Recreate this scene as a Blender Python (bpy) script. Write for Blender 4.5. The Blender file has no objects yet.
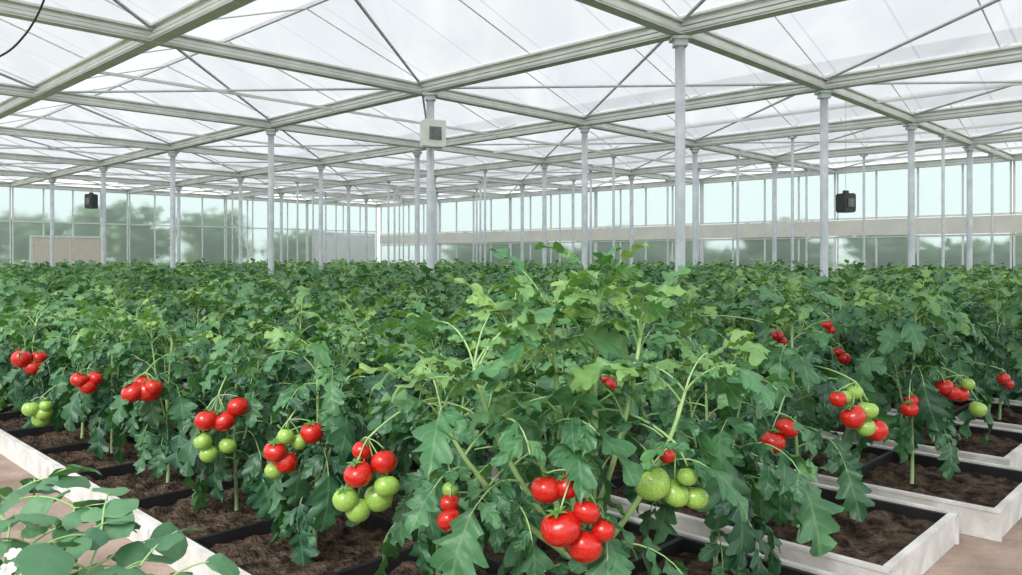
import bpy, math, random
import numpy as np
from mathutils import Vector, Matrix, noise

rng = np.random.default_rng(7)
random.seed(7)
SC = bpy.context.scene
COL = SC.collection
EYE = 1.30
F = 780.0
FZ = .125
EU = np.array([-.719, .695, 0.0]); EV = np.array([.695, .719, 0.0])
ANG_U = math.atan2(EU[1], EU[0]); ANG_V = math.atan2(EV[1], EV[0])
def ST(s, t, z=0.0):
    p = EU * t + EV * s
    return np.array([p[0], p[1], z])
def P(px, py, D):
    return np.array([(px - 511) / F * D, D, EYE + (257 - py) / F * D])

# ------------------------------------------------------------------ materials
def mat(name):
    m = bpy.data.materials.new(name); m.use_nodes = True
    nt = m.node_tree
    for n in list(nt.nodes): nt.nodes.remove(n)
    out = nt.nodes.new('ShaderNodeOutputMaterial')
    return m, nt, out
def N(nt, typ, **kw):
    n = nt.nodes.new(typ)
    for k, v in kw.items():
        if k.startswith('_'): setattr(n, k[1:], v)
        else: n.inputs[k.replace('__', ' ')].default_value = v
    return n
def principled(name, c1, c2=None, rough=.5, metal=0.0, scale=8.0, bump=0.0, bscale=None, spec=.5, detail=6, coat=0, bdist=.02):
    m, nt, out = mat(name)
    b = N(nt, 'ShaderNodeBsdfPrincipled', Roughness=rough, Metallic=metal)
    b.inputs['Specular IOR Level'].default_value = spec
    if coat: b.inputs['Coat Weight'].default_value = coat; b.inputs['Coat Roughness'].default_value = .15
    tc = N(nt, 'ShaderNodeTexCoord')
    nz = N(nt, 'ShaderNodeTexNoise', Scale=scale, Detail=detail)
    nt.links.new(tc.outputs['Object'], nz.inputs['Vector'])
    r = N(nt, 'ShaderNodeValToRGB')
    r.color_ramp.elements[0].position = .35; r.color_ramp.elements[1].position = .65
    r.color_ramp.elements[0].color = (*c1, 1); r.color_ramp.elements[1].color = (*(c2 or c1), 1)
    nt.links.new(nz.outputs['Fac'], r.inputs['Fac'])
    nt.links.new(r.outputs['Color'], b.inputs['Base Color'])
    if bump:
        nz2 = N(nt, 'ShaderNodeTexNoise', Scale=bscale or scale * 3, Detail=6.0)
        nt.links.new(tc.outputs['Object'], nz2.inputs['Vector'])
        bp = N(nt, 'ShaderNodeBump', Strength=bump, Distance=bdist)
        nt.links.new(nz2.outputs['Fac'], bp.inputs['Height'])
        nt.links.new(bp.outputs['Normal'], b.inputs['Normal'])
    nt.links.new(b.outputs[0], out.inputs[0])
    return m

def leaf_material(name, dark, mid, light, trl=.2, vein=(.28, .44, .22), rough=.44, vf=.22, bst=.45):
    m, nt, out = mat(name)
    at = N(nt, 'ShaderNodeAttribute', _attribute_name='luv')
    sep = N(nt, 'ShaderNodeSeparateXYZ'); nt.links.new(at.outputs['Vector'], sep.inputs[0])
    ramp = N(nt, 'ShaderNodeValToRGB')
    e = ramp.color_ramp.elements
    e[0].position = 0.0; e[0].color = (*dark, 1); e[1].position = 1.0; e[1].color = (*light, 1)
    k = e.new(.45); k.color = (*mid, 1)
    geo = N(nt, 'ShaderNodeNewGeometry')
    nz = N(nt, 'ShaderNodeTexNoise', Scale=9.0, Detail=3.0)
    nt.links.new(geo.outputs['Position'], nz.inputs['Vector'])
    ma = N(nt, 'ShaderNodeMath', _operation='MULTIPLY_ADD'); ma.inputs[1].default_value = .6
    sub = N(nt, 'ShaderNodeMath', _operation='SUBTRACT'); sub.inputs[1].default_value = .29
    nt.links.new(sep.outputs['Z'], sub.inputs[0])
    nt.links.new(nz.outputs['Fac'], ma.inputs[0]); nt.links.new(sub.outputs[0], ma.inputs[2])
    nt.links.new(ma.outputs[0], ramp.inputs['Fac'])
    ab = N(nt, 'ShaderNodeMath', _operation='ABSOLUTE'); nt.links.new(sep.outputs['X'], ab.inputs[0])
    m1 = N(nt, 'ShaderNodeMath', _operation='LESS_THAN'); m1.inputs[1].default_value = .045
    nt.links.new(ab.outputs[0], m1.inputs[0])
    s1 = N(nt, 'ShaderNodeMath', _operation='MULTIPLY_ADD'); s1.inputs[1].default_value = -.25
    nt.links.new(ab.outputs[0], s1.inputs[0]); nt.links.new(sep.outputs['Y'], s1.inputs[2])
    s2 = N(nt, 'ShaderNodeMath', _operation='MULTIPLY'); s2.inputs[1].default_value = 2 * math.pi * 4
    nt.links.new(s1.outputs[0], s2.inputs[0])
    s3 = N(nt, 'ShaderNodeMath', _operation='SINE'); nt.links.new(s2.outputs[0], s3.inputs[0])
    s4 = N(nt, 'ShaderNodeMath', _operation='GREATER_THAN'); s4.inputs[1].default_value = .985
    nt.links.new(s3.outputs[0], s4.inputs[0])
    mx = N(nt, 'ShaderNodeMath', _operation='MAXIMUM')
    nt.links.new(m1.outputs[0], mx.inputs[0]); nt.links.new(s4.outputs[0], mx.inputs[1])
    mf = N(nt, 'ShaderNodeMath', _operation='MULTIPLY'); mf.inputs[1].default_value = vf
    nt.links.new(mx.outputs[0], mf.inputs[0])
    mix = N(nt, 'ShaderNodeMixRGB'); mix.inputs[2].default_value = (*vein, 1)
    nt.links.new(mf.outputs[0], mix.inputs[0]); nt.links.new(ramp.outputs['Color'], mix.inputs[1])
    b = N(nt, 'ShaderNodeBsdfPrincipled', Roughness=rough)
    b.inputs['Specular IOR Level'].default_value = .6
    nt.links.new(mix.outputs[0], b.inputs['Base Color'])
    nz3 = N(nt, 'ShaderNodeTexNoise', Scale=45.0, Detail=3.0); nt.links.new(geo.outputs['Position'], nz3.inputs['Vector'])
    hh = N(nt, 'ShaderNodeMath', _operation='MULTIPLY_ADD'); hh.inputs[1].default_value = .3
    nt.links.new(s3.outputs[0], hh.inputs[0]); nt.links.new(nz3.outputs['Fac'], hh.inputs[2])
    bp = N(nt, 'ShaderNodeBump', Strength=bst, Distance=.006)
    nt.links.new(hh.outputs[0], bp.inputs['Height']); nt.links.new(bp.outputs[0], b.inputs['Normal'])
    tr = N(nt, 'ShaderNodeBsdfTranslucent')
    hs = N(nt, 'ShaderNodeMixRGB', _blend_type='MULTIPLY'); hs.inputs[0].default_value = 1; hs.inputs[2].default_value = (1.6, 1.6, .5, 1)
    nt.links.new(mix.outputs[0], hs.inputs[1]); nt.links.new(hs.outputs[0], tr.inputs['Color'])
    ms = N(nt, 'ShaderNodeMixShader'); ms.inputs[0].default_value = trl
    nt.links.new(b.outputs[0], ms.inputs[1]); nt.links.new(tr.outputs[0], ms.inputs[2])
    nt.links.new(ms.outputs[0], out.inputs[0])
    return m

def roof_material(name, transp):
    """milky translucent film with soft folds and welded seams"""
    m, nt, out = mat(name)
    tc = N(nt, 'ShaderNodeTexCoord')
    mp = N(nt, 'ShaderNodeMapping'); mp.inputs['Rotation'].default_value[2] = -ANG_U; mp.inputs['Scale'].default_value = (.9, .25, .9)
    nt.links.new(tc.outputs['Object'], mp.inputs[0])
    nz = N(nt, 'ShaderNodeTexNoise', Scale=1.1, Detail=4.0); nz.inputs['Distortion'].default_value = .8
    nt.links.new(mp.outputs[0], nz.inputs['Vector'])
    cr = N(nt, 'ShaderNodeValToRGB')
    cr.color_ramp.elements[0].position = .28; cr.color_ramp.elements[0].color = (.43, .45, .472, 1)
    cr.color_ramp.elements[1].position = .72; cr.color_ramp.elements[1].color = (.55, .567, .58, 1)
    nt.links.new(nz.outputs['Fac'], cr.inputs['Fac'])
    mp2 = N(nt, 'ShaderNodeMapping'); mp2.inputs['Rotation'].default_value[2] = -ANG_U
    nt.links.new(tc.outputs['Object'], mp2.inputs[0])
    sx = N(nt, 'ShaderNodeSeparateXYZ'); nt.links.new(mp2.outputs[0], sx.inputs[0])
    fr = N(nt, 'ShaderNodeMath', _operation='PINGPONG'); fr.inputs[1].default_value = .5357
    nt.links.new(sx.outputs['X'], fr.inputs[0])
    lt = N(nt, 'ShaderNodeMath', _operation='LESS_THAN'); lt.inputs[1].default_value = .014
    nt.links.new(fr.outputs[0], lt.inputs[0])
    mixs = N(nt, 'ShaderNodeMixRGB'); mixs.inputs[2].default_value = (.34, .36, .38, 1)
    lm = N(nt, 'ShaderNodeMath', _operation='MULTIPLY'); lm.inputs[1].default_value = .7
    nt.links.new(lt.outputs[0], lm.inputs[0]); nt.links.new(lm.outputs[0], mixs.inputs[0]); nt.links.new(cr.outputs[0], mixs.inputs[1])
    tl = N(nt, 'ShaderNodeBsdfTranslucent'); df = N(nt, 'ShaderNodeBsdfDiffuse')
    nt.links.new(mixs.outputs[0], tl.inputs['Color']); nt.links.new(mixs.outputs[0], df.inputs['Color'])
    a = N(nt, 'ShaderNodeMixShader'); a.inputs[0].default_value = .82
    nt.links.new(df.outputs[0], a.inputs[1]); nt.links.new(tl.outputs[0], a.inputs[2])
    tp = N(nt, 'ShaderNodeBsdfTransparent', Color=(.9, .92, .94, 1))
    c = N(nt, 'ShaderNodeMixShader'); c.inputs[0].default_value = transp
    nt.links.new(a.outputs[0], c.inputs[1]); nt.links.new(tp.outputs[0], c.inputs[2])
    nt.links.new(c.outputs[0], out.inputs[0])
    return m
def glass_material(name, tint):
    m, nt, out = mat(name)
    tp = N(nt, 'ShaderNodeBsdfTransparent', Color=(*tint, 1))
    tl = N(nt, 'ShaderNodeBsdfTranslucent', Color=(*tint, 1))
    rf = N(nt, 'ShaderNodeBsdfRefraction', Color=(*tint, 1), Roughness=.36, IOR=1.12)
    a = N(nt, 'ShaderNodeMixShader'); a.inputs[0].default_value = .60
    nt.links.new(tl.outputs[0], a.inputs[1]); nt.links.new(rf.outputs[0], a.inputs[2])
    c = N(nt, 'ShaderNodeMixShader'); c.inputs[0].default_value = .16
    nt.links.new(a.outputs[0], c.inputs[1]); nt.links.new(tp.outputs[0], c.inputs[2])
    nt.links.new(c.outputs[0], out.inputs[0])
    return m

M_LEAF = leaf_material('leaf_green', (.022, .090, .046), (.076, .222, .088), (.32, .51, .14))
M_LEAF2 = leaf_material('leaf_soft_green', (.05, .15, .08), (.10, .25, .12), (.2, .36, .18), vf=.04, rough=.55, bst=.1)
M_TREE = leaf_material('tree_leaf', (.07, .14, .06), (.15, .24, .10), (.2, .3, .14), rough=.6)
M_STEM = principled('stem_green', (.27, .45, .16), (.40, .56, .25), .45, scale=20)
M_RED = principled('tomato_red', (.44, .008, .006), (.62, .022, .010), .24, scale=9, spec=.5, coat=.2)
M_GRN = principled('tomato_green', (.22, .40, .055), (.36, .55, .12), .26, scale=9, spec=.5, coat=.2)
M_CAL = principled('calyx_green', (.06, .2, .04), (.12, .3, .07), .5)
M_SOIL = principled('soil', (.022, .015, .011), (.15, .105, .075), .95, scale=16, bump=1.0, bscale=38, spec=.15, bdist=.06, detail=10)
M_BOARD = principled('white_board', (.56, .545, .515), (.76, .745, .72), .6, scale=9, bump=.3, bscale=24, detail=10)
M_TRAY = principled('black_plastic', (.010, .010, .012), (.018, .018, .02), .45)
M_FLOOR = principled('path_floor', (.22, .16, .125), (.38, .29, .235), .85, scale=4, bump=.5, bscale=30)
M_GALV = principled('galvanised_steel', (.54, .58, .62), (.68, .71, .74), .42, .1, scale=6)
M_CREAM = principled('cream_aluminium', (.68, .68, .66), (.80, .80, .785), .42, .0, scale=3)
M_WHITEF = principled('white_frame', (.78, .80, .80), (.86, .87, .87), .45)
M_BAND = principled('beige_panel', (.78, .74, .68), (.85, .82, .76), .6, scale=2)
M_LOWW = principled('lower_panel', (.50, .52, .46), (.62, .62, .56), .7, scale=1)
M_DOOR = principled('tan_panel', (.72, .65, .54), (.78, .71, .62), .6)
M_PALE = principled('pale_panel', (.84, .86, .87), (.90, .91, .91), .6)
M_BLK = principled('black_housing', (.02, .022, .025), (.03, .03, .035), .4)
M_WIRE = principled('grey_wire', (.5, .52, .54), (.55, .57, .6), .4)
M_GREYP = principled('grey_lens', (.12, .13, .14), (.2, .21, .22), .35)
M_WHT = principled('white_plastic', (.78, .78, .76), (.84, .84, .82), .4)
M_BARK = principled('bark', (.2, .15, .1), (.3, .24, .18), .9)
M_GRASS = principled('grass_ground', (.18, .27, .12), (.3, .38, .2), .9, scale=1)
M_PETAL = principled('white_petal', (.60, .62, .58), (.70, .71, .68), .6)
M_ROOF = roof_material('roof_film', .14)
M_GLASS = glass_material('wall_glass', (.60, .695, .69))

# ------------------------------------------------------------------ mesh helpers
class MB:
    def __init__(s): s.v=[]; s.q=[]; s.m=[]; s.a=[]; s.n=0
    def add(s, V, Q, mi=0, A=None):
        V=np.asarray(V,float).reshape(-1,3); Q=np.asarray(Q,int).reshape(-1,4)
        s.v.append(V); s.q.append(Q+s.n); s.m.append(np.full(len(Q),mi))
        s.a.append(np.zeros((len(V),3)) if A is None else A); s.n+=len(V)
    def mesh(s, name, mats, smooth=True):
        V=np.concatenate(s.v).astype(np.float32); Q=np.concatenate(s.q).astype(np.int32)
        Mi=np.concatenate(s.m).astype(np.int32); A=np.concatenate(s.a).astype(np.float32)
        me=bpy.data.meshes.new(name)
        me.vertices.add(len(V)); me.vertices.foreach_set('co',V.ravel())
        me.loops.add(Q.size); me.loops.foreach_set('vertex_index',Q.ravel())
        me.polygons.add(len(Q)); me.polygons.foreach_set('loop_start',np.arange(len(Q),dtype=np.int32)*4)
        me.polygons.foreach_set('material_index',Mi)
        me.polygons.foreach_set('use_smooth',np.full(len(Q),smooth))
        at=me.attributes.new('luv','FLOAT_VECTOR','POINT'); at.data.foreach_set('vector',A.ravel())
        for m in mats: me.materials.append(m)
        me.update(calc_edges=True)
        return me
BQ=[[0,1,3,2],[4,6,7,5],[0,4,5,1],[2,3,7,6],[0,2,6,4],[1,5,7,3]]
def box(mb, c, sx, sy, sz, ang=0.0, mi=0):
    ca,sa=math.cos(ang),math.sin(ang); V=[]
    for x in (-.5,.5):
        for y in (-.5,.5):
            for z in (-.5,.5):
                X,Y=x*sx,y*sy
                V.append((c[0]+X*ca-Y*sa, c[1]+X*sa+Y*ca, c[2]+z*sz))
    mb.add(V,[q[::-1] for q in BQ],mi)
def tube(mb, pts, rad, k=8, mi=0, tint=.5, cap=True):
    pts=np.asarray(pts,float); n=len(pts); rad=np.broadcast_to(rad,(n,))
    T=np.gradient(pts,axis=0); T/= (np.linalg.norm(T,axis=1,keepdims=True)+1e-9)
    ref=np.array([0,0,1.0]) if abs(T[:,2]).mean()<.8 else np.array([1.0,0,0])
    S=np.cross(T,ref); S/= (np.linalg.norm(S,axis=1,keepdims=True)+1e-9); U=np.cross(S,T)
    th=np.linspace(0,2*math.pi,k,endpoint=False)
    V=pts[:,None,:]+rad[:,None,None]*(np.cos(th)[None,:,None]*S[:,None,:]+np.sin(th)[None,:,None]*U[:,None,:])
    Q=[]
    for i in range(n-1):
        for j in range(k):
            Q.append([i*k+j,i*k+(j+1)%k,(i+1)*k+(j+1)%k,(i+1)*k+j])
    V=V.reshape(-1,3)
    if cap and k in (4,6,8,12):
        for b in (0,(n-1)*k):
            for j in range(1,k-2,2): Q.append([b,b+j,b+j+1,b+j+2])
    A=np.zeros((len(V),3)); A[:,2]=tint
    mb.add(V,Q,mi,A)
def link(o): COL.objects.link(o); return o
def obj(name, me, parent=None, loc=None, rotz=0.0, **tags):
    o=bpy.data.objects.new(name,me); link(o)
    if loc is not None: o.location=tuple(map(float,loc))
    if rotz: o.rotation_euler[2]=rotz
    if parent is not None: o.parent=parent
    for k,v in tags.items(): o[k]=v
    return o

# ------------------------------------------------------------------ leaves
def tmpl(L,W,rows,cols,lobe,fold,droop,rip,r,peak=.42,nl=4):
    """lobed blade; rows of vertices along the midrib, nl lobes each side, curled and creased"""
    xs=np.linspace(-1,1,cols); V=[];A=[]
    ph=r.uniform(0,6.28); tw=r.uniform(-.4,.4)
    for i in range(rows+1):
        v=i/rows
        g=v**(math.log(.5)/math.log(peak)); env=max(0.0,math.sin(math.pi*g))**.76
        if i==0: env=.05
        if i==rows: env=.0
        fr=(v*nl+.15)%1.0
        saw=1-lobe*(1-(fr/.66 if fr<.66 else (1-fr)/.34))
        if v>.88: saw=1-lobe*.4
        w=W*env*saw
        for x in xs:
            ax=abs(x)
            y=v*L+(ax**1.3)*.17*L*env*(.4+.6*(saw-1+lobe)/max(lobe,.01))
            X=x*w
            z=fold*abs(X)-droop*v*v*L-droop*.9*ax*ax*w+rip*L*ax*math.sin(v*13+ph+(2 if x>0 else 0))+tw*X*v
            V.append((X,y,z)); A.append((x*(w/W),v,0))
    Q=[]
    for i in range(rows):
        for j in range(cols-1):
            a=i*cols+j; Q.append([a,a+1,a+cols+1,a+cols])
    return np.array(V),np.array(Q),np.array(A)
U=rng.uniform
TH=[tmpl(1,U(.31,.40),13,5,U(.24,.46),U(.1,.5),U(.2,.6),.08,rng,.38,4) for _ in range(10)]
TT=[tmpl(1,U(.39,.48),17,5,U(.50,.64),U(.1,.4),U(.2,.6),.08,rng,.42,4) for _ in range(8)]
TM=[tmpl(1,U(.34,.43),8,3,.40,U(.1,.45),U(.2,.55),.07,rng,.42,3) for _ in range(8)]
TF=[tmpl(1,.42,3,3,.15,.35,.4,.03,rng,.42,1) for _ in range(4)]
TS=[tmpl(1,U(.38,.46),10,5,.0,.2,.35,.03,rng,.42,3) for _ in range(4)]

def nrm(v): return v/(np.linalg.norm(v)+1e-9)
BLOCK=[]
CAMP=np.array([0,0,EYE])
def blocked(V):
    for c,r in BLOCK:
        d=c-CAMP; L=np.linalg.norm(d); d=d/L
        w=V-CAMP; a=w@d
        dist=np.linalg.norm(w-a[:,None]*d,axis=1)
        if np.any((a<L+.02)&(a>.6)&(dist*L/np.maximum(a,.1)<r*.42)): return True
    return False

def put_leaflet(mb,T,p,d,n,size,wf,tint,check):
    V,Q,A=T
    d=nrm(d); s=nrm(np.cross(d,n)); nn=np.cross(s,d)
    W=p+ (V[:,0:1]*size*wf)*s + (V[:,1:2]*size)*d + (V[:,2:3]*size)*nn
    if check and blocked(W): return
    A=A.copy(); A[:,2]=tint
    mb.add(W,Q,0,A)

def leaf(mb,p0,az,e0,R,curve,tint,level,check=False,r=rng,simple=False):
    steps=8; p=np.array(p0,float); pts=[p.copy()]; azz=az; tang=[]
    for i in range(steps):
        e=e0-curve*((i+.5)/steps)**1.2; azz+=r.normal(0,.05)
        t=np.array([math.cos(azz)*math.cos(e),math.sin(azz)*math.cos(e),math.sin(e)])
        p=p+t*R/steps; pts.append(p.copy()); tang.append(t)
    pts=np.array(pts)
    def at(u):
        x=u*steps; i=min(int(x),steps-1); return pts[i]+(pts[i+1]-pts[i])*(x-i), tang[i]
    if level<2:
        pp=pts[::1 if level==0 else 2]
        if not(check and blocked(pts)):
            tube(mb,pp,np.linspace(.0034,.0015,len(pp)) if not simple else np.linspace(.0018,.001,len(pp)),4,1,tint=.8,cap=False)
    if simple: ps=[(.4,.8)]
    elif level==0: ps=[(.32,.46),(.58,.66),(.82,.60)] if r.random()<.65 else [(.38,.52),(.70,.76)]
    elif level==1: ps=[(.38,.55),(.68,.76)]
    else: ps=[(.55,.85)]
    base=.54*R if not simple else .62*R
    side_T={0:TH,1:TM,2:TF}[level]; end_T={0:TT,1:TM,2:TF}[level]
    if simple: side_T=end_T=TS
    for u,sc in ps:
        for sd in (-1,1):
            q,t=at(min(.99,u+r.uniform(-.04,.04)))
            up=np.array([0,0,1.0]); S=nrm(np.cross(t,up)); up2=np.cross(S,t)
            b=r.uniform(.6,1.15)
            d=t*math.cos(b)+S*sd*math.sin(b); d=d+np.array([0,0,r.uniform(-.5,.25)])
            n=nrm(up2+S*r.normal(0,.42)+t*r.normal(0,.38))
            put_leaflet(mb,side_T[r.integers(len(side_T))],q,d,n,base*sc*r.uniform(.8,1.25),r.uniform(.85,1.15),tint+r.normal(0,.10),check)
    q,t=at(.93); up=np.array([0,0,1.0]); S=nrm(np.cross(t,up)); up2=np.cross(S,t)
    put_leaflet(mb,end_T[r.integers(len(end_T))],q,t+np.array([0,0,r.uniform(-.3,.2)]),nrm(up2+S*r.normal(0,.38)),base*r.uniform(1.0,1.35),1.0,tint,check)

def stem_path(base,top,r,n=10,w=.02):
    base=np.array(base,float); top=np.array(top,float)
    pts=[]; ph=r.uniform(0,6.28,2)
    for i in range(n+1):
        u=i/n; p=base+(top-base)*u
        p[0]+=w*math.sin(u*5+ph[0])*u*(1.2-u); p[1]+=w*math.sin(u*4+ph[1])*u*(1.2-u)
        pts.append(p)
    return np.array(pts)

def plant_geo(fol,stm,base,H,level,r,check=False,leaves=34,Rm=.33,branches=None,low=.18,tint0=.0,blow=.35,brad=.0062,tipn=3):
    base=np.array(base,float)
    paths=[]
    main=stem_path(base,base+np.array([r.normal(0,.03),r.normal(0,.03),H*.88]),r)
    paths.append((main,.0094,low))
    if branches is None and level==0:
        branches=[]
        for k in range(2):
            a=r.uniform(0,6.28); i=int(r.integers(3,5))
            branches.append((main[i],main[i]+np.array([math.cos(a)*.10,math.sin(a)*.10,H*.56])))
    for b in (branches or []):
        b0,b1=np.array(b[0]),np.array(b[1])
        mid=(b0+b1)/2; mid[:2]+= (b1[:2]-b0[:2])*.28
        u=np.linspace(0,1,9)[:,None]
        pts=(1-u)**2*b0+2*u*(1-u)*mid+u*u*b1
        paths.append((pts,brad,blow))
    k={0:8,1:6,2:4}[level]
    for pts,rad,_ in paths:
        pp=pts if level==0 else pts[::3]
        tube(stm,pp,np.linspace(rad,rad*.45,len(pp)),k,1 if stm is fol else 0,tint=.7)
    tot=sum(np.linalg.norm(p[-1]-p[0])*(1-l) for p,_,l in paths)
    az=r.uniform(0,6.28)
    for pts,rad,l in paths:
        ln=np.linalg.norm(pts[-1]-pts[0])*(1-l)
        cnt=max(3,int(leaves*ln/tot))
        for i in range(cnt):
            u=l+(1-l)*(i+.5)/cnt; x=u*(len(pts)-1); j=min(int(x),len(pts)-2)
            p=pts[j]+(pts[j+1]-pts[j])*(x-j)
            h=(p[2]-base[2])/H
            az+=2.4+r.normal(0,.25)
            R=Rm*(1.0-.33*max(0,(h-.6)/.4))*r.uniform(.75,1.15)
            e0=.35+.80*max(0,(h-.45)/.55)+r.normal(0,.22)
            cv=1.75-.6*max(0,(h-.6)/.4)+r.normal(0,.28)
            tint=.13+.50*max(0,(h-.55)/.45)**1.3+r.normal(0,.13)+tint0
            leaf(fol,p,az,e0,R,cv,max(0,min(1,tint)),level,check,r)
        for i in range(tipn if level<2 else 2):
            leaf(fol,pts[-1],r.uniform(0,6.28),r.uniform(.9,1.5),Rm*.58,r.uniform(.5,1.3),.52+r.uniform(-.15,.28),level,check,r)
    return paths

# ------------------------------------------------------------------ fruit trusses
RED,GR=0,1
TR=[
 (1.74,(1.57,1.25),[(560,524,19,RED),(584,546,18,RED),(547,492,16,RED),(586,509,13,RED),(603,530,12,RED),(567,489,12,RED)]),
 (1.86,(1.57,1.25),[(650,480,17,GR),(675,493,14,GR),(697,500,13,GR),(686,475,10,GR),(667,455,8,RED)]),
 (2.15,(1.57,1.95),[(450,517,12,RED),(450,503,10,RED),(450,491,8,GR),(456,541,10,GR)]),
 (2.20,(1.57,1.95),[(360,472,14,RED),(384,462,13,RED),(361,452,10,RED),(347,497,12,GR),(358,510,12,GR),(377,500,14,GR),(388,484,12,GR)]),
 (2.68,(1.57,2.6),[(277,450,11,RED),(286,462,11,RED),(310,434,11,RED),(287,435,8,GR),(274,471,9,GR),(298,443,8,GR)]),
 (3.13,(1.57,3.25),[(209,419,11,RED),(224,421,11,RED),(236,408,10,RED),(205,440,9,GR),(209,454,9,GR),(226,447,9,GR)]),
 (3.60,(1.57,3.9),[(136,391,11,RED),(149,391,11,RED),(141,383,8,RED),(156,386,8,RED)]),
 (4.05,(1.57,4.55),[(82,379,8,RED),(88,387,8,RED),(93,379,7,RED)]),
 (4.90,(1.57,5.85),[(25,358,9,RED),(34,367,8,RED),(37,358,7,RED)]),
 (4.40,(1.57,5.2),[(34,408,8,GR),(44,413,8,GR),(38,420,8,GR),(48,405,6,GR)]),
 (2.95,(3.16,1.35),[(770,440,12,RED),(787,428,11,RED)]),
 (2.95,(3.16,1.35),[(850,415,12,RED),(867,410,10,GR),(857,393,8,GR),(863,426,9,GR),(876,430,11,RED),(846,398,8,GR),(836,398,8,RED)]),
 (3.75,(4.14,1.2),[(941,386,8,RED),(952,392,8,RED),(963,395,8,RED),(975,408,8,GR),(968,384,6,GR)]),
 (3.6,(4.14,1.2),[(907,408,8,RED),(912,400,6,RED)]),
 (4.45,(5.1,1.25),[(1001,378,6,RED),(1008,384,5,RED)]),
 (3.40,(2.25,2.6),[(432,400,7,GR),(438,408,6,GR)]),
 (2.40,(2.25,1.25),[(612,384,7,RED),(606,379,5,RED)]),
 (3.60,(3.16,1.95),[(776,335,6,RED),(782,341,5,RED)]),
 (4.20,(4.14,1.95),[(843,358,6,RED),(838,352,5,RED)]),
 (3.9,(4.14,1.95),[(826,324,5,RED),(831,330,4,RED)]),
]
for D,_,L in TR:
    for px,py,r_,c in L: BLOCK.append((P(px,py,D),r_*D/F))

def tomato_mesh(name,m,seed,flat):
    mb=MB(); nu,nv=24,14; V=[];Q=[]
    r=np.random.default_rng(seed); p5=r.uniform(0,6.28); e2=r.uniform(0,.05); p2=r.uniform(0,6.28)
    for i in range(nv+1):
        ph=math.pi*i/nv
        for j in range(nu):
            th=2*math.pi*j/nu
            rr=math.sin(ph)*(1+.045*math.cos(5*th+p5)*max(0,math.cos(ph))**.5+e2*math.cos(2*th+p2)) if math.cos(ph)>0 else math.sin(ph)*(1+e2*math.cos(2*th+p2))
            z=flat*math.cos(ph)
            if ph<.75: z-=.17*(1-ph/.75)**1.5
            V.append((rr*math.cos(th),rr*math.sin(th),z))
    for i in range(nv):
        for j in range(nu): Q.append([i*nu+j,(i+1)*nu+j,(i+1)*nu+(j+1)%nu,i*nu+(j+1)%nu])
    mb.add(V,Q); return mb.mesh(name,[m])
TMESH=[[tomato_mesh('tomato_red',M_RED,s,f) for s,f in ((1,.9),(2,.84),(3,.96))],[tomato_mesh('tomato_green',M_GRN,s,f) for s,f in ((4,.9),(5,.84),(6,.96))]]
def calyx_mesh():
    mb=MB()
    for k in range(6):
        a=k*math.pi/3; V=[];n=5
        for i in range(n+1):
            u=i/n; d=.04+.62*u; w=.13*math.sin(math.pi*min(1,u*.85+.15))*(1-u*.3) if i<n else 0.004
            z=.80+.10*u*(1-u)*4-.04*u+(.13*u*u)
            for sgn in (-1,1):
                V.append((d*math.cos(a)-sgn*w*math.sin(a),d*math.sin(a)+sgn*w*math.cos(a),z+.02))
        mb.add(V,[[2*i,2*i+1,2*i+3,2*i+2] for i in range(n)])
    tube(mb,[(0,0,.70),(0,.0,.92),(.03,.0,1.12)],.06,6)
    return mb.mesh('calyx',[M_CAL])
CALYX=calyx_mesh()

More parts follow.
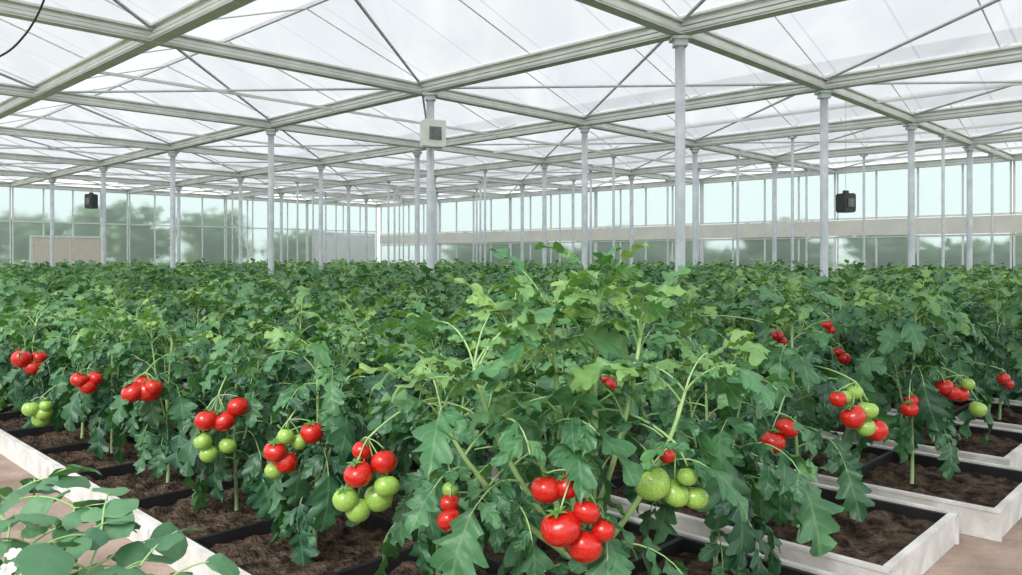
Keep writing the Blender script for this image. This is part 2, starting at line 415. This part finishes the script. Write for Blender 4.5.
# ------------------------------------------------------------------ beds layout
SOILZ=.20; RIM=.25
beds=[(-1.0,.42,'near',-.6),(1.22,2.60,0,.9),(2.74,3.58,2,.9),(3.70,4.54,2,.78),(4.68,5.52,2,.95),(5.66,6.50,2,.85),(6.62,7.10,2,.9)]
s=7.18
while s<21.5:
    beds.append((s+.09,s+1.82,1,.9)); beds.append((s+1.93,s+3.66,1,.9)); s+=3.75
def build_bed(a,b,kind,t0):
    t1=29.6 if kind!='near' else 6.0
    w=b-a; L=t1-t0
    e=bpy.data.objects.new('planter_bed',None); link(e); c=ST((a+b)/2,(t0+t1)/2,0); e.location=c
    e.rotation_euler[2]=ANG_U; e.empty_display_size=.2
    e['label']='long low planter bed of white boards with black inner dividers'; e['category']='planter bed'; e['group']='rows of white planter beds'
    th=.016; hb=RIM-FZ
    for sg in (-1,1):
        mb=MB(); box(mb,(0,0,0),L,th,hb-.002); box(mb,(0,0,hb/2-.001),L,th+.012,.012)
        x=-L/2+1.0
        while x<-L/2+9: box(mb,(x,sg*(th/2+.005),-.01),.045,.014,hb-.03); x+=1.3
        obj('side_board',mb.mesh('side_board',[M_BOARD],False),e,(0,sg*(w/2-th/2-.009),RIM-hb/2))
    for sg in (-1,1):
        mb=MB(); box(mb,(0,0,0),th,w-2*th-.02,hb-.004); box(mb,(0,0,hb/2-.001),th+.012,w-2*th-.04,.012)
        obj('end_board',mb.mesh('end_board',[M_BOARD],False),e,(sg*(L/2-th/2-.009),0,RIM-hb/2))
    iw=w-2*th-.03; il=L-2*th-.03
    xs=[-il/2]
    while xs[-1]<il/2-.3:
        d=xs[-1]+il/2; xs.append(xs[-1]+(.03 if d<6 else .3))
    xs.append(il/2); ys=np.linspace(-iw/2,iw/2,44 if kind==0 else 28)
    V=[(x,y,SOILZ+.022*noise.noise(Vector((x*7+a*9,y*7,0)))+.032*noise.noise(Vector((x*19+a,y*19,3)))+.020*noise.noise(Vector((x*45+a,y*45,3)))) for x in xs for y in ys]
    ny=len(ys); Q=[[i*ny+j,(i+1)*ny+j,(i+1)*ny+j+1,i*ny+j+1] for i in range(len(xs)-1) for j in range(ny-1)]
    mb=MB(); mb.add(V,Q)
    obj('soil',mb.mesh('soil',[M_SOIL]),e,(0,0,0))
    mb=MB()
    ysd=(-iw/2+.008,0,iw/2-.008) if kind in (0,1) else (-iw/2+.008,iw/2-.008)
    for y in ysd: box(mb,(0,y,SOILZ+.012),il,.02,.068)
    x=-il/2+.65
    while x<min(il/2,-il/2+12):
        box(mb,(x,0,SOILZ+.012),.022,iw,.064); x+=.65
    obj('black_tray',mb.mesh('black_tray',[M_TRAY],False),e,(0,0,0))
for bb in beds: build_bed(*bb)

# ------------------------------------------------------------------ plants
allp=[]
for a,b,k,t0 in beds:
    if k=='near': continue
    if k==0: rows=[a+.35,a+1.03]; stp=.65; t=1.25
    elif k==2: rows=[(a+b)/2]; stp=.62; t=t0+.45
    else: rows=[a+.30,a+.87,a+1.44]; stp=.72; t=1.3
    for ri,sr in enumerate(rows):
        tt=t+ (0 if k!=1 else .2*ri)
        while tt<29.2:
            if sr<21.6: allp.append([sr,tt,k])
            tt+=stp
def inview(s,t):
    p=ST(s,t); return abs(p[0])<p[1]*.68+.35
NEAR=[];REST=[]
for s_,t_,k in allp:
    if not inview(s_,t_): continue
    p=ST(s_,t_); d=p[1]
    (NEAR if d<5.5 else REST).append((d,s_,t_))
NEAR.sort(); REST.sort()
trs_by={}
for D,hint,L in TR:
    best=min(NEAR,key=lambda q:(q[1]-hint[0])**2+(q[2]-hint[1])**2)
    trs_by.setdefault((best[1],best[2]),[]).append((D,L))

CNAME={0:'red',1:'green'}
for d,s_,t_ in NEAR:
    r=np.random.default_rng(int(s_*1000+t_*77))
    jit=r.normal(0,.025,2)
    hero=(s_<1.7 and t_<1.3)
    base=ST(s_+ (0 if hero else jit[0]),t_+(0 if hero else jit[1]),SOILZ-.03)
    fol=MB();stm=MB()
    H=.83+r.uniform(-.07,.06)
    if s_>2.7 and t_<2.2: H=.96
    if s_>2 and s_<2.7 and t_<1.5: H=.84
    front=(s_<1.7) or (t_<1.6)
    leaves=32;Rm=.26 if s_<1.7 else .28;br=None;low=.33 if front else .25
    if hero:
        H=.84; leaves=54; Rm=.27
        j0=base+np.array([0,0,.34]); j1=base+np.array([.0,0,.42])
        br=[(j0,P(474,368,1.80)),(j0,P(512,345,1.9)),(j0,P(552,325,1.92)),(j1,P(598,308,2.0)),(j1,P(640,338,1.9)),(j0,P(685,392,1.85)),(j0,P(442,415,1.80))]
    paths=plant_geo(fol,stm,base,H,0,r,True,leaves,Rm,br,low=low if not hero else .42,tint0=.0,blow=.42 if hero else .3,brad=.0092 if hero else .0066,tipn=3)
    e=bpy.data.objects.new('tomato_plant',None); link(e); e.location=base; e.empty_display_size=.1
    trl=trs_by.get((s_,t_),[])
    kinds=set(c for _,L in trl for *_x,c in L)
    if hero: lab='tall branching tomato plant with pale stems, red and green fruit'
    elif RED in kinds and GR in kinds: lab='leafy green tomato plant carrying red and green tomatoes'
    elif RED in kinds: lab='leafy green tomato plant carrying ripe red tomatoes'
    elif GR in kinds: lab='leafy green tomato plant carrying unripe green tomatoes'
    else: lab='dense leafy green tomato plant growing in dark bed soil'
    e['label']=lab; e['category']='tomato plant'; e['group']='tomato plants in planter beds'
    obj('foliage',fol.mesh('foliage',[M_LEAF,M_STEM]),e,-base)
    obj('stem',stm.mesh('stem',[M_STEM]),e,-base)
    for D,L in trl:
        cs=[(P(px,py,D),rr*D/F,c) for px,py,rr,c in L]
        top=np.mean([c[0] for c in cs],axis=0); top[2]=max(c[0][2]+c[1] for c in cs)+.01
        tm=MB()
        st=paths[0][0]; zt=top[2]+.05
        j=int(np.argmin(abs(st[:,2]-zt))); p0=st[j]
        u=np.linspace(0,1,8)[:,None]; mid=(p0+top)/2+np.array([0,0,.05])
        tube(tm,(1-u)**2*p0+2*u*(1-u)*mid+u*u*top,.0032,6,tint=.6)
        for n_,(c,rr,col) in enumerate(cs):
            c=c+np.array([0,(n_%3-1)*rr*.6,0]); rr=rr*1.05
            end=c+np.array([0,0,rr*.95]); m2=(top+end)/2+np.array([0,0,.012])
            tube(tm,(1-u)**2*top+2*u*(1-u)*m2+u*u*end,.002,6,tint=.6)
            o=obj('tomato',TMESH[col][int(r.integers(3))],e,c-base); sc=rr*1.0; o.scale=(sc,sc,sc)
            tilt=r.uniform(-.4,.4,2); o.rotation_euler=(tilt[0]+.2,tilt[1],r.uniform(0,6.28))
            o['label']=CNAME[col]+' round glossy tomato'
            obj('calyx',CALYX,o)
        obj('fruit_truss',tm.mesh('fruit_truss',[M_STEM]),e,-base)

VAR=[]
for k in range(8):
    r=np.random.default_rng(100+k); fol=MB()
    plant_geo(fol,fol,(0,0,0),.80+.10*r.random(),1,r,False,32,.31,tint0=.02+.10*(k%2))
    VAR.append(fol.mesh('tomato_plant_mesh',[M_LEAF,M_STEM]))
nmid=300-len(NEAR)
for i,(d,s_,t_) in enumerate(REST[:nmid]):
    o=bpy.data.objects.new('tomato_plant',VAR[i%8]); link(o)
    o.location=ST(s_+random.gauss(0,.03),t_+random.gauss(0,.03),SOILZ-.03)
    o.rotation_euler[2]=random.uniform(0,6.28); k=random.uniform(.88,1.12); o.scale=(k,k,k)
    o['label']='dense leafy green tomato plant growing in dark bed soil'; o['category']='tomato plant'; o['group']='tomato plants in planter beds'
FV=[]
for k in range(6):
    r=np.random.default_rng(200+k); fol=MB()
    plant_geo(fol,fol,(0,0,0),.80,2,r,False,26,.35,low=.4,tint0=.08+.10*(k%2))
    FV.append((np.concatenate(fol.v),np.concatenate(fol.q),np.concatenate(fol.m),np.concatenate(fol.a)))
big=MB()
for i,(d,s_,t_) in enumerate(REST[nmid:]):
    V,Q,Mi,A=FV[i%6]; a=random.uniform(0,6.28); k=random.uniform(.86,1.12); ca,sa=math.cos(a)*k,math.sin(a)*k
    p=ST(s_+random.gauss(0,.04),t_+random.gauss(0,.04),SOILZ)
    W=np.stack([V[:,0]*ca-V[:,1]*sa+p[0],V[:,0]*sa+V[:,1]*ca+p[1],V[:,2]*k+p[2]],1)
    big.v.append(W); big.q.append(Q+big.n); big.m.append(Mi); big.a.append(A); big.n+=len(W)
obj('tomato_plants',big.mesh('tomato_plants',[M_LEAF,M_STEM]),label='distant mass of leafy green tomato plants filling the beds',category='tomato plants',kind='stuff')

# broad-leaved plant with white flowers across the path
r=np.random.default_rng(5); fol=MB();stm=MB()
base=ST(.20,1.22,SOILZ-.01)
tips=[P(35,490,1.15),P(75,508,1.08),P(10,526,1.05),P(100,540,1.0),P(60,558,.95),P(-20,515,1.2),P(20,590,.95),P(100,590,.95),P(140,566,1.0),P(66,534,1.1),P(30,545,1.05),P(90,570,1.0),P(5,500,1.15),P(160,585,1.0)]
for tp in tips:
    u=np.linspace(0,1,8)[:,None]; b0=base+np.array([r.normal(0,.02),r.normal(0,.02),0]); mid=(b0+tp)/2; mid[2]+=.04; mid[:2]=b0[:2]*.6+tp[:2]*.4
    pts=(1-u)**2*b0+2*u*(1-u)*mid+u*u*tp
    tube(stm,pts,np.linspace(.0032,.0014,8),6)
    az=r.uniform(0,6.28)
    for j in range(3,8):
        for q in range(2):
            az+=2.4; leaf(fol,pts[j],az,r.uniform(.2,1.0),r.uniform(.06,.09),r.uniform(.3,1.0),r.uniform(.1,.6),0,False,r,simple=True)
e=bpy.data.objects.new('flowering_plant',None); link(e); e.location=base
e['label']='grey-green broad-leaved plant with small white flowers by the path'; e['category']='plant'
obj('foliage',fol.mesh('foliage',[M_LEAF2,M_STEM]),e,-base); obj('stem',stm.mesh('stem',[M_STEM]),e,-base)
fm=MB()
for k in range(5):
    a=k*2*math.pi/5; V=[]
    for i in range(6):
        u=i/5; w=.0065*math.sin(math.pi*(u*.8+.12))**.6
        for sg in (-1,1): V.append((.015*u*math.cos(a)-sg*w*math.sin(a),.015*u*math.sin(a)+sg*w*math.cos(a),.009*u*(1.8-u)))
    fm.add(V,[[2*i,2*i+1,2*i+3,2*i+2] for i in range(5)])
fme=fm.mesh('flower',[M_PETAL])
for (px,py,D) in [(14,556,.92),(38,565,.90),(8,571,.90),(28,575,.90)]:
    o=obj('flower',fme,e,P(px,py,D)-base); o.rotation_euler=(r.uniform(.2,.9),r.uniform(-.4,.4),r.uniform(0,1)); o.scale=(.6,.6,.6)

# ------------------------------------------------------------------ steel structure
H=3.73
SI=[7.18+3.75*i for i in range(-2,5)]; TJ=[4.45+4.286*j for j in range(-2,7)]
ds,dt=3.75,4.286
pm=MB(); tube(pm,[(0,0,FZ),(0,0,1.5),(0,0,H-.11)],.055,12); PM=pm.mesh('post_shaft',[M_GALV])
bm_=MB(); box(bm_,(0,0,H-.125),.20,.20,.03); box(bm_,(0,0,H-.17),.14,.14,.07)
BM=bm_.mesh('post_bracket',[M_GALV],False)
pm=MB(); tube(pm,[(0,0,FZ),(0,0,1.5),(0,0,H-.10)],.030,8); PM2=pm.mesh('slim_post_shaft',[M_GALV])
bm_=MB(); box(bm_,(0,0,H-.11),.12,.12,.03); BM2=bm_.mesh('slim_post_bracket',[M_GALV],False)
for i,s_ in enumerate(SI):
    for j,t_ in enumerate(TJ):
        if i<2 or j<2 : continue
        if not (i==6 or j==8) and inview(s_,t_):
            tt_=t_+(.42 if (i==3 and j==4) else -.20 if (i==2 and j==3) else 0)
            e=obj('support_post',PM,None,ST(s_,tt_),0,label='round galvanised steel post holding up the roof beams',category='post',group='greenhouse support posts')
            obj('bracket',BM,e)
        for (ss,tt,cond) in ((s_,t_+dt/2,j<8 and i<6 and (i>=4)),(s_+ds/2,t_,i<6 and j<8 and (i>=4 or (j>=6 and i>=3)))):
            if cond and inview(ss,tt):
                e=obj('support_post',PM2,None,ST(ss,tt),0,label='slim pale steel post between the main roof posts',category='post',group='slim intermediate posts')
                obj('bracket',BM2,e)
def beam(p0,p1,w=.15,h=.17,name='roof_beam'):
    p0=np.array(p0);p1=np.array(p1); L=np.linalg.norm(p1-p0); c=(p0+p1)/2; ang=math.atan2(p1[1]-p0[1],p1[0]-p0[0])
    mb=MB()
    box(mb,(0,0,-h/2+.012),L,w,.024); box(mb,(0,0,h/2-.012),L,w*1.1,.024); box(mb,(0,0,0),L,w*.35,h-.04)
    for sg in (-1,1): box(mb,(0,sg*(w/2-.008),-h/2+.035),L,.016,.05); box(mb,(0,sg*w*.28,.01),L,.02,.03)
    return obj(name,mb.mesh(name,[M_CREAM],False),None,c,ang,label='long pale cream aluminium channel beam under the film roof',category='roof beam',group='roof grid beams')
for s_ in SI: beam(ST(s_,TJ[0],H),ST(s_,TJ[-1],H),w=.145,h=.175)
for t_ in TJ: beam(ST(SI[0],t_,H-.02),ST(SI[-1],t_,H-.02),w=.13,h=.15)
def tie(p0,p1):
    p0=np.array(p0);p1=np.array(p1); L=np.linalg.norm(p1-p0); mb=MB(); box(mb,(0,0,0),L,.032,.038)
    obj('tie_bar',mb.mesh('tie_bar',[M_CREAM],False),None,(p0+p1)/2,math.atan2(p1[1]-p0[1],p1[0]-p0[0]),label='slim pale tie bar crossing the middle of a roof bay',category='tie bar',group='roof tie bars')
for j in (3,4,5,6,7): tie(ST(SI[1],TJ[j]+dt/2,H-.03),ST(SI[-1]-.1,TJ[j]+dt/2,H-.03))
for i in (3,4,5): tie(ST(SI[i]+ds/2,TJ[1],H+.0),ST(SI[i]+ds/2,TJ[-1]-.1,H+.0))
def brace(dv):
    L=np.linalg.norm(dv); mb=MB(); tube(mb,[(-L/2+.14,0,0),(0,0,0),(L/2-.14,0,0)],.019,6); return mb.mesh('cross_brace',[M_GALV])
v1=EV*ds+EU*dt; v2=EV*ds-EU*dt
B1,B2=brace(v1),brace(v2)
rm=MB()
RH=.62
for sg in (-1,1):
    tube(rm,[(0,sg*ds/2,.10),(0,sg*ds/4,.10+RH/2),(0,0,.10+RH)],.011,4)
RM=rm.mesh('roof_rafter',[M_WHITEF])
BL='thin galvanised diagonal brace tube across a roof bay'
for i in range(6):
    sc=SI[i]+ds/2
    for j in range(8):
        c=ST(sc,TJ[j]+dt/2,H+.0)
        if i==1 and j==2:
            pa=ST(SI[2],TJ[3]); pb=ST(SI[1],5.48); dv=pa-pb
            obj('cross_brace',brace(dv),None,(pa+pb)/2+np.array([0,0,H+.045]),math.atan2(dv[1],dv[0]),label=BL,category='roof brace',group='diagonal roof braces')
        else:
            obj('cross_brace',B1,None,c+np.array([0,0,.045]),math.atan2(v1[1],v1[0]),label=BL,category='roof brace',group='diagonal roof braces')
        if (i+j)%2==0 or j>4: obj('cross_brace',B2,None,c,math.atan2(v2[1],v2[0]),label=BL,category='roof brace',group='diagonal roof braces')
        for k in range(2):
            obj('roof_rafter',RM,None,ST(sc,TJ[j]+dt*k/2,H),ANG_U,label='thin pale gable rafter pair carrying the roof film',category='rafter',group='roof rafters')
    mb=MB(); Lr=TJ[-1]-TJ[0]
    box(mb,(0,0,0),Lr,.04,.045)
    obj('ridge_beam',mb.mesh('ridge_beam',[M_WHITEF],False),None,ST(sc,(TJ[0]+TJ[-1])/2,H+.10+RH+.02),ANG_U,label='slim pale ridge bar beneath the roof film',category='ridge beam',group='roof ridge bars')
V=[];Q=[]
ss=[]
for i in range(6): ss+= [(SI[i],H+.14),(SI[i]+ds/2,H+.17+RH)]
ss.append((SI[6],H+.14))
for s_,z in ss:
    for t_ in (TJ[0],TJ[-1]): V.append(ST(s_,t_,z))
Q=[[2*i,2*i+1,2*i+3,2*i+2] for i in range(len(ss)-1)]
mb=MB(); mb.add(V,Q); obj('ceiling',mb.mesh('ceiling',[M_ROOF],False),None,None,kind='structure',label='translucent white ridged film roof of the greenhouse')

mb=MB(); mb.add([ST(-3,-4.2,FZ),ST(22.3,-4.2,FZ),ST(22.3,30.3,FZ),ST(-3,30.3,FZ)],[[0,1,2,3]])
obj('floor',mb.mesh('floor',[M_FLOOR],False),None,None,kind='structure',label='brown earth-coloured greenhouse path floor')
mb=MB(); mb.add([(-150,-60,-.05),(150,-60,-.05),(150,200,-.05),(-150,200,-.05)],[[0,1,2,3]])
obj('ground',mb.mesh('ground',[M_GRASS],False),None,None,kind='structure',label='grassy ground outside the greenhouse')

# walls
def window(n,axis,fix,a,b,z0,z1,div,hz):
    mb=MB(); L=b-a; ang=ANG_V if axis=='v' else ANG_U
    pt=(lambda q,z: ST(q,fix,z)) if axis=='v' else (lambda q,z: ST(fix,q,z))
    c=pt((a+b)/2,0)
    def bx(q,z,l,h,th=.05):
        p=pt(q,z)-c; box(mb,p,l,th,h,ang,0)
    for z in [z0+.03,z1-.03]+hz: bx((a+b)/2,z,L,.045)
    for k in range(div+1): bx(a+.03+(L-.06)*k/div,(z0+z1)/2,.04,z1-z0)
    V=[pt(a,z0)-c,pt(b,z0)-c,pt(b,z1)-c,pt(a,z1)-c]; mb.add(V,[[0,1,2,3]],1)
    obj('window_%d'%n,mb.mesh('window',[M_WHITEF,M_GLASS],False),None,c,kind='structure',label='tall white-framed frosted greenhouse wall glazing')
wn=1
TB=TJ[-1]+.12; SR=SI[-1]+.12
for i in range(1,6):
    window(wn,'v',TB,SI[i]+.005,SI[i+1]-.005,.55,H+.0,4,[2.5]); wn+=1
for j in range(1,8):
    window(wn,'u',SR,TJ[j]+.005,TJ[j+1]-.005,.55,1.88,4,[]); wn+=1
    window(wn,'u',SR,TJ[j]+.005,TJ[j+1]-.005,2.34,H+.0,4,[]); wn+=1
def wall(name,axis,fix,a,b,z0,z1,m,th=.1,kind='wall'):
    mb=MB(); c=ST((a+b)/2,fix,(z0+z1)/2) if axis=='v' else ST(fix,(a+b)/2,(z0+z1)/2)
    box(mb,(0,0,0),b-a,th,z1-z0)
    obj(name,mb.mesh(name,[m],False),None,c,ANG_V if axis=='v' else ANG_U,kind='structure',label={'w':'low solid wall under the greenhouse glazing','b':'beige horizontal panel band along the glazed wall'}[kind[0]])
wall('wall_back','v',TB,SI[1],SI[-1]+.1,0,.545,M_LOWW)
wall('wall_right','u',SR,TJ[1],TJ[-1]+.05,0,.545,M_LOWW)
wall('trim_1','u',SR,TJ[1],TJ[-1],1.89,2.33,M_BAND,.12,'b')
def door(n,s_,w,h,m,lab):
    mb=MB(); box(mb,(0,0,h/2),w,.05,h)
    for q in (-w/2-.02,w/2+.02): box(mb,(q,-.0,h/2),.07,.1,h+.06,0,1)
    box(mb,(0,0,h+.06),w+.1,.1,.07,0,1); box(mb,(.03,0,h/2),.03,.07,h-.04,0,1); box(mb,(.15,-.05,1.0),.03,.06,.2,0,1)
    obj('door_%d'%n,mb.mesh('door',[m,M_WHITEF],False),None,ST(s_,TB-.11,0),ANG_V,kind='structure',label=lab)
door(1,8.9,2.3,1.95,M_DOOR,'tan double door with white frame in the glazed wall')
door(2,20.3,3.2,2.3,M_PALE,'pale white sliding door in the glazed wall')

def tree_mesh(seed):
    r=np.random.default_rng(seed); mb=MB(); tk=MB()
    tube(tk,[(0,0,0),(.05,0,1.2),(0,.1,2.4)],[.16,.13,.08],8)
    for k in range(5):
        a=r.uniform(0,6.28); tube(tk,[(0,0,1.5),(math.cos(a)*.6,math.sin(a)*.6,2.3),(math.cos(a)*1.0,math.sin(a)*1.0,3.0)],[.07,.05,.02],6)
    lob=[(nrm(r.normal(0,1,3))*np.array([1.3,1.3,.9]),r.uniform(.6,1.1)) for _ in range(7)]
    for k in range(1100):
        c,R=lob[k%7]; d=nrm(r.normal(0,1,3)); p=c+d*R*r.uniform(.5,1.15)+np.array([0,0,2.1])
        put_leaflet(mb,TF[r.integers(4)],p,nrm(r.normal(0,1,3)),nrm(d+r.normal(0,.4,3)),.34,1.2,r.uniform(0,.7),False)
    return tk.mesh('trunk',[M_BARK]),mb.mesh('crown',[M_TREE])
TRS=[tree_mesh(1),tree_mesh(2),tree_mesh(3)]
k=0; rt=random.Random(3)
places=[(0,37),(3.8,34.4),(8.2,37.6),(12.2,35.2),(16.6,37.4),(20.6,35.2)]+[(25.4+1.2*rt.random(),27.5-2.6*q) for q in range(10)]
for s_,t_ in places:
    e=bpy.data.objects.new('tree',None); link(e); e.location=ST(s_,t_,-.05); e.rotation_euler[2]=k*1.3
    sc=rt.uniform(.85,1.1) if s_<25 else rt.uniform(.55,.75); e.scale=(sc*1.2,sc*1.2,sc)
    e['label']='leafy green tree standing outside the greenhouse glazing'; e['category']='tree'; e['group']='trees outside the greenhouse'
    tk,cr=TRS[k%3]; obj('trunk',tk,e); obj('crown',cr,e); k+=1

# ------------------------------------------------------------------ devices
def device(name,p,w,h,d,mbody,mface,label,cat,hang,rz=0):
    e=bpy.data.objects.new(name,None); link(e); e.location=p; e['label']=label; e['category']=cat; e.rotation_euler[2]=rz
    mb=MB()
    box(mb,(0,0,0),w*.96,d,h); box(mb,(0,0,h/2),w*.86,d*.9,.03); box(mb,(0,0,-h/2),w*.86,d*.9,.03)
    obj('housing',mb.mesh('housing',[mbody],False),e)
    mb=MB(); tube(mb,[(0,-d/2-.022,0),(0,-d/2-.01,0)],[w*.19,w*.22],12); box(mb,(0,-d/2-.010,0),w*.52,.02,h*.50)
    obj('front_grille',mb.mesh('front_grille',[mface],False),e)
    mb=MB()
    if hang: box(mb,(0,0,h/2+.035),w*.4,.04,.05)
    else: box(mb,(0,d/2+.03,0),.08,.08,.1)
    obj('mount',mb.mesh('mount',[M_BLK],False),e)
    if hang:
        mb=MB(); tube(mb,[(0,0,h/2+.05),(0,0,h/2+.3),(0,0,hang)],.0035,6); obj('hanging_wire',mb.mesh('hanging_wire',[M_WIRE],False),e)
pB=ST(SI[2],TJ[3]-.20)
device('climate_sensor',(pB[0]+.06,pB[1]-.22,EYE+(257-134)/F*(pB[1]-.22)),.33,.35,.18,M_WHT,M_GREYP,'white box climate sensor with grey face on a post','sensor',0,.45)
pD=ST(SI[2],TJ[6])
device('hanging_fixture',(pD[0]-.2,pD[1]-.22,EYE+(257-202)/F*pD[1]),.24,.34,.2,M_BLK,M_GREYP,'black box fixture mounted beside a steel post','fixture',.5,-.3)
pc=ST(SI[3]+.209*3.75,TJ[2])
device('hanging_fixture',(pc[0],pc[1],EYE+(257-203)/F*pc[1]),.20,.25,.2,M_BLK,M_GREYP,'black box fixture hanging on a wire under a beam','fixture',H-.09-(EYE+(257-203)/F*pc[1]),.3)
pts=np.array([P(70,-60,6.2),P(48,-10,6.3),P(38,14,6.4),P(24,36,6.5),P(4,54,6.6),P(-30,66,6.8),P(-90,60,7.2),P(-160,20,7.6),P(-190,-15,7.9)])
uu=np.linspace(0,len(pts)-1.001,48); sp=[]
for q in uu:
    i=int(q); f=q-i; p0=pts[max(i-1,0)];p1=pts[i];p2=pts[min(i+1,len(pts)-1)];p3=pts[min(i+2,len(pts)-1)]
    sp.append(.5*((2*p1)+(-p0+p2)*f+(2*p0-5*p1+4*p2-p3)*f*f+(-p0+3*p1-3*p2+p3)*f**3))
mb=MB(); tube(mb,sp,.009,6)
obj('power_cable',mb.mesh('power_cable',[M_BLK]),label='black cable drooping in a curve from the roof frame',category='cable')

# ------------------------------------------------------------------ light and camera
w=bpy.data.worlds.new('World'); SC.world=w; w.use_nodes=True
nt=w.node_tree; bg=nt.nodes['Background']
tc=nt.nodes.new('ShaderNodeTexCoord'); sx=nt.nodes.new('ShaderNodeSeparateXYZ'); cr=nt.nodes.new('ShaderNodeValToRGB')
nt.links.new(tc.outputs['Generated'],sx.inputs[0]); nt.links.new(sx.outputs['Z'],cr.inputs['Fac']); nt.links.new(cr.outputs['Color'],bg.inputs['Color'])
cr.color_ramp.elements[0].color=(.91,.94,.945,1); cr.color_ramp.elements[1].color=(.985,.985,1,1)
bg.inputs['Strength'].default_value=1.72
sl=bpy.data.lights.new('sun','SUN'); sl.energy=2.8; sl.angle=.45; sl.color=(1,.98,.95)
so=bpy.data.objects.new('sun',sl); link(so); so.rotation_euler=(math.radians(50),0,math.radians(-25))
cam=bpy.data.cameras.new('camera'); co=bpy.data.objects.new('camera',cam); link(co)
co.location=(0,0,EYE); co.rotation_euler=(math.pi/2,0,0)
cam.sensor_width=36; cam.lens=F/1022*36; cam.shift_y=-(287.5-257)/1022; cam.clip_start=.05; cam.clip_end=500
SC.camera=co
SC.view_settings.view_transform='Standard'
print('NEAR',len(NEAR),'REST',len(REST),'stuff verts',big.n)
